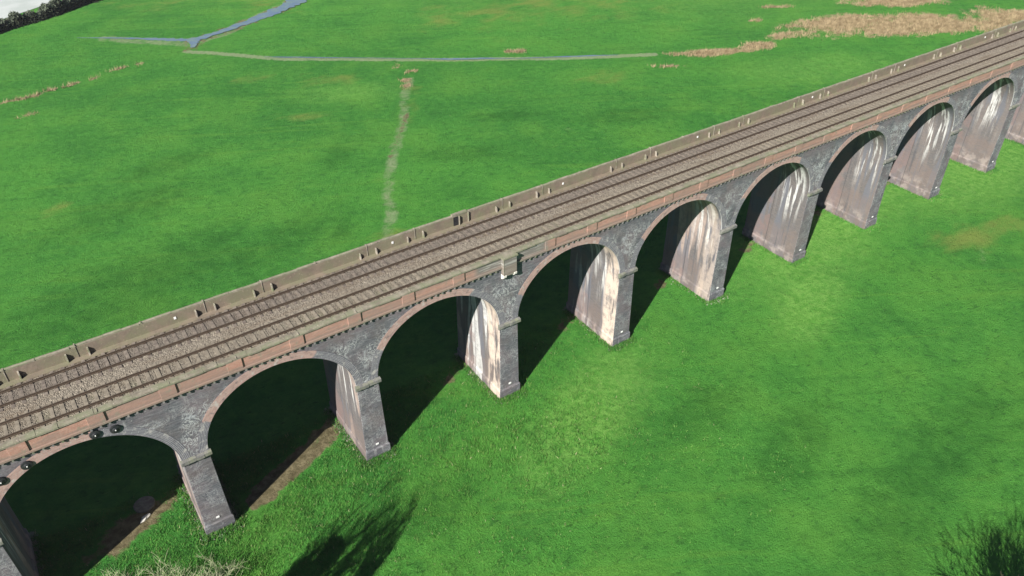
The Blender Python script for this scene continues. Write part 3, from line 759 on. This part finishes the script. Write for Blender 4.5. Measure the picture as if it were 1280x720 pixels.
rb = MB()
for n in range(0, 6):
    for _ in range(170 if n in (1, 2) else 60):
        if random.random() < .55: X_, Y_ = n*P+random.uniform(-1.7, 1.5), -.2-abs(random.gauss(0, .28))
        else: X_, Y_ = n*P-1.25-abs(random.gauss(0, .3)), random.uniform(-.4, 6)
        z_ = float(gz(X_, Y_)); r_ = random.uniform(.03, .1); k = len(rb.v)
        vs_ = [(1, 0, 0), (0, 1, 0), (-1, 0, 0), (0, -1, 0), (0, 0, .7), (0, 0, -.7)]
        rb.v += [(X_+r_*a_*random.uniform(.7, 1.3), Y_+r_*b_*random.uniform(.7, 1.3), z_+.02+r_*c_) for a_, b_, c_ in vs_]
        for f_ in ((0, 1, 4), (1, 2, 4), (2, 3, 4), (3, 0, 4), (1, 0, 5), (2, 1, 5), (3, 2, 5), (0, 3, 5)):
            rb.f.append(tuple(k+i_ for i_ in f_)); rb.m.append(0)
o = rb.build('rubble', [RUBB]); tag(o, 'broken stones and mortar scattered at the feet of the nearest piers', 'rubble', kind='stuff')

# ------------------------------------------------------------------ small things under the first arch
d = MB(); k = 28
for (rr, zz) in ((.85, -.2), (.85, .12), (.8, .16), (.0, .16)):
    d.v += [(rr*math.cos(2*math.pi*i/k), rr*math.sin(2*math.pi*i/k), zz) for i in range(k)]
for r_ in range(3):
    for i in range(k):
        a = r_*k+i; b = r_*k+(i+1) % k; d.f.append((a, b, b+k, a+k)); d.m.append(0)
dc = d.build('drain_cover', [SLAB], None, (9.6, 6.0, float(gz(9.6, 6)))); tag(dc, 'round concrete drain cover in the shade under the first arch', 'drain cover')
import bmesh
bm = bmesh.new(); bmesh.ops.create_icosphere(bm, subdivisions=2, radius=1)
for v in bm.verts:
    f = 1+.18*math.sin(v.co.x*4+v.co.y*3)+.12*math.sin(v.co.z*6+v.co.x*5); v.co = Vector((v.co.x*.5*f, v.co.y*.2*f, v.co.z*.16*f))
me = bpy.data.meshes.new('rock'); bm.to_mesh(me); bm.free(); me.materials.append(PALE)
rk = bpy.data.objects.new('rock', me); COL.objects.link(rk); rk.location = (9.35, 4.55, float(gz(9, 5))+.05); rk.rotation_euler.z = .5; tag(rk, 'pale boulder at the sunlit edge of the bare earth under the first arch', 'rock')

# ------------------------------------------------------------------ light, sky
EL, AZ = 34.5, 28.0          # sun elevation; light travels towards +x, turned AZ towards +y
d = Vector((math.cos(math.radians(EL))*math.cos(math.radians(AZ)), math.cos(math.radians(EL))*math.sin(math.radians(AZ)), -math.sin(math.radians(EL))))
sl = bpy.data.lights.new('sun', 'SUN'); sl.energy = 5.0; sl.angle = math.radians(.5); sl.color = (1, .96, .9)
so = bpy.data.objects.new('sun', sl); COL.objects.link(so); so.rotation_euler = d.to_track_quat('-Z', 'Y').to_euler(); so.location = (-60, -60, 120)
w = bpy.data.worlds.new('World'); sc.world = w; w.use_nodes = True; nt = w.node_tree
sky = nt.nodes.new('ShaderNodeTexSky'); sky.sky_type = 'NISHITA'; sky.sun_disc = False
sky.sun_elevation = math.radians(EL); sky.air_density = .36; sky.dust_density = .2; sky.altitude = 600
s = -d; sky.sun_rotation = math.atan2(s.x, s.y)
nt.links.new(sky.outputs[0], nt.nodes['Background'].inputs[0]); nt.nodes['Background'].inputs[1].default_value = .05

# ------------------------------------------------------------------ thin air
HAZE = 1
if HAZE:
    hm = bpy.data.materials.new('haze_air'); hm.use_nodes = True; ht = hm.node_tree; ht.nodes.clear()
    ho = ht.nodes.new('ShaderNodeOutputMaterial'); pv = ht.nodes.new('ShaderNodeVolumePrincipled')
    pv.inputs['Color'].default_value = (.93, .95, 1, 1); pv.inputs['Density'].default_value = .00018; pv.inputs['Anisotropy'].default_value = .3
    ht.links.new(pv.outputs[0], ho.inputs['Volume'])
    m = MB(); m.box(-6050, 6050, -6050, 6050, -3, 60); hz = m.build('haze', [hm]); tag(hz, 'thin haze in the air over the whole valley', 'haze', kind='stuff')

# ------------------------------------------------------------------ camera
yaw, pit, ro = math.radians(33.8626), math.radians(-36.1831), math.radians(-.495)
C0 = Vector((11.3488, -47.1512, 54.591))
fw = Vector((math.sin(yaw)*math.cos(pit), math.cos(yaw)*math.cos(pit), math.sin(pit)))
r = fw.cross(Vector((0, 0, 1))).normalized(); u = r.cross(fw)
r2 = r*math.cos(ro)+u*math.sin(ro); u2 = -r*math.sin(ro)+u*math.cos(ro)
cam = bpy.data.cameras.new('camera'); co = bpy.data.objects.new('camera', cam); COL.objects.link(co)
co.matrix_world = Matrix(((r2.x, u2.x, -fw.x, C0.x), (r2.y, u2.y, -fw.y, C0.y), (r2.z, u2.z, -fw.z, C0.z), (0, 0, 0, 1)))
cam.sensor_width = 36; cam.lens = 989.966/1280*36; cam.clip_end = 20000; cam.clip_start = .5
sc.camera = co
vs = sc.view_settings; vs.view_transform = 'Standard'; vs.look = 'None'; vs.gamma = 1; vs.use_curve_mapping = False; vs.exposure = 1.02
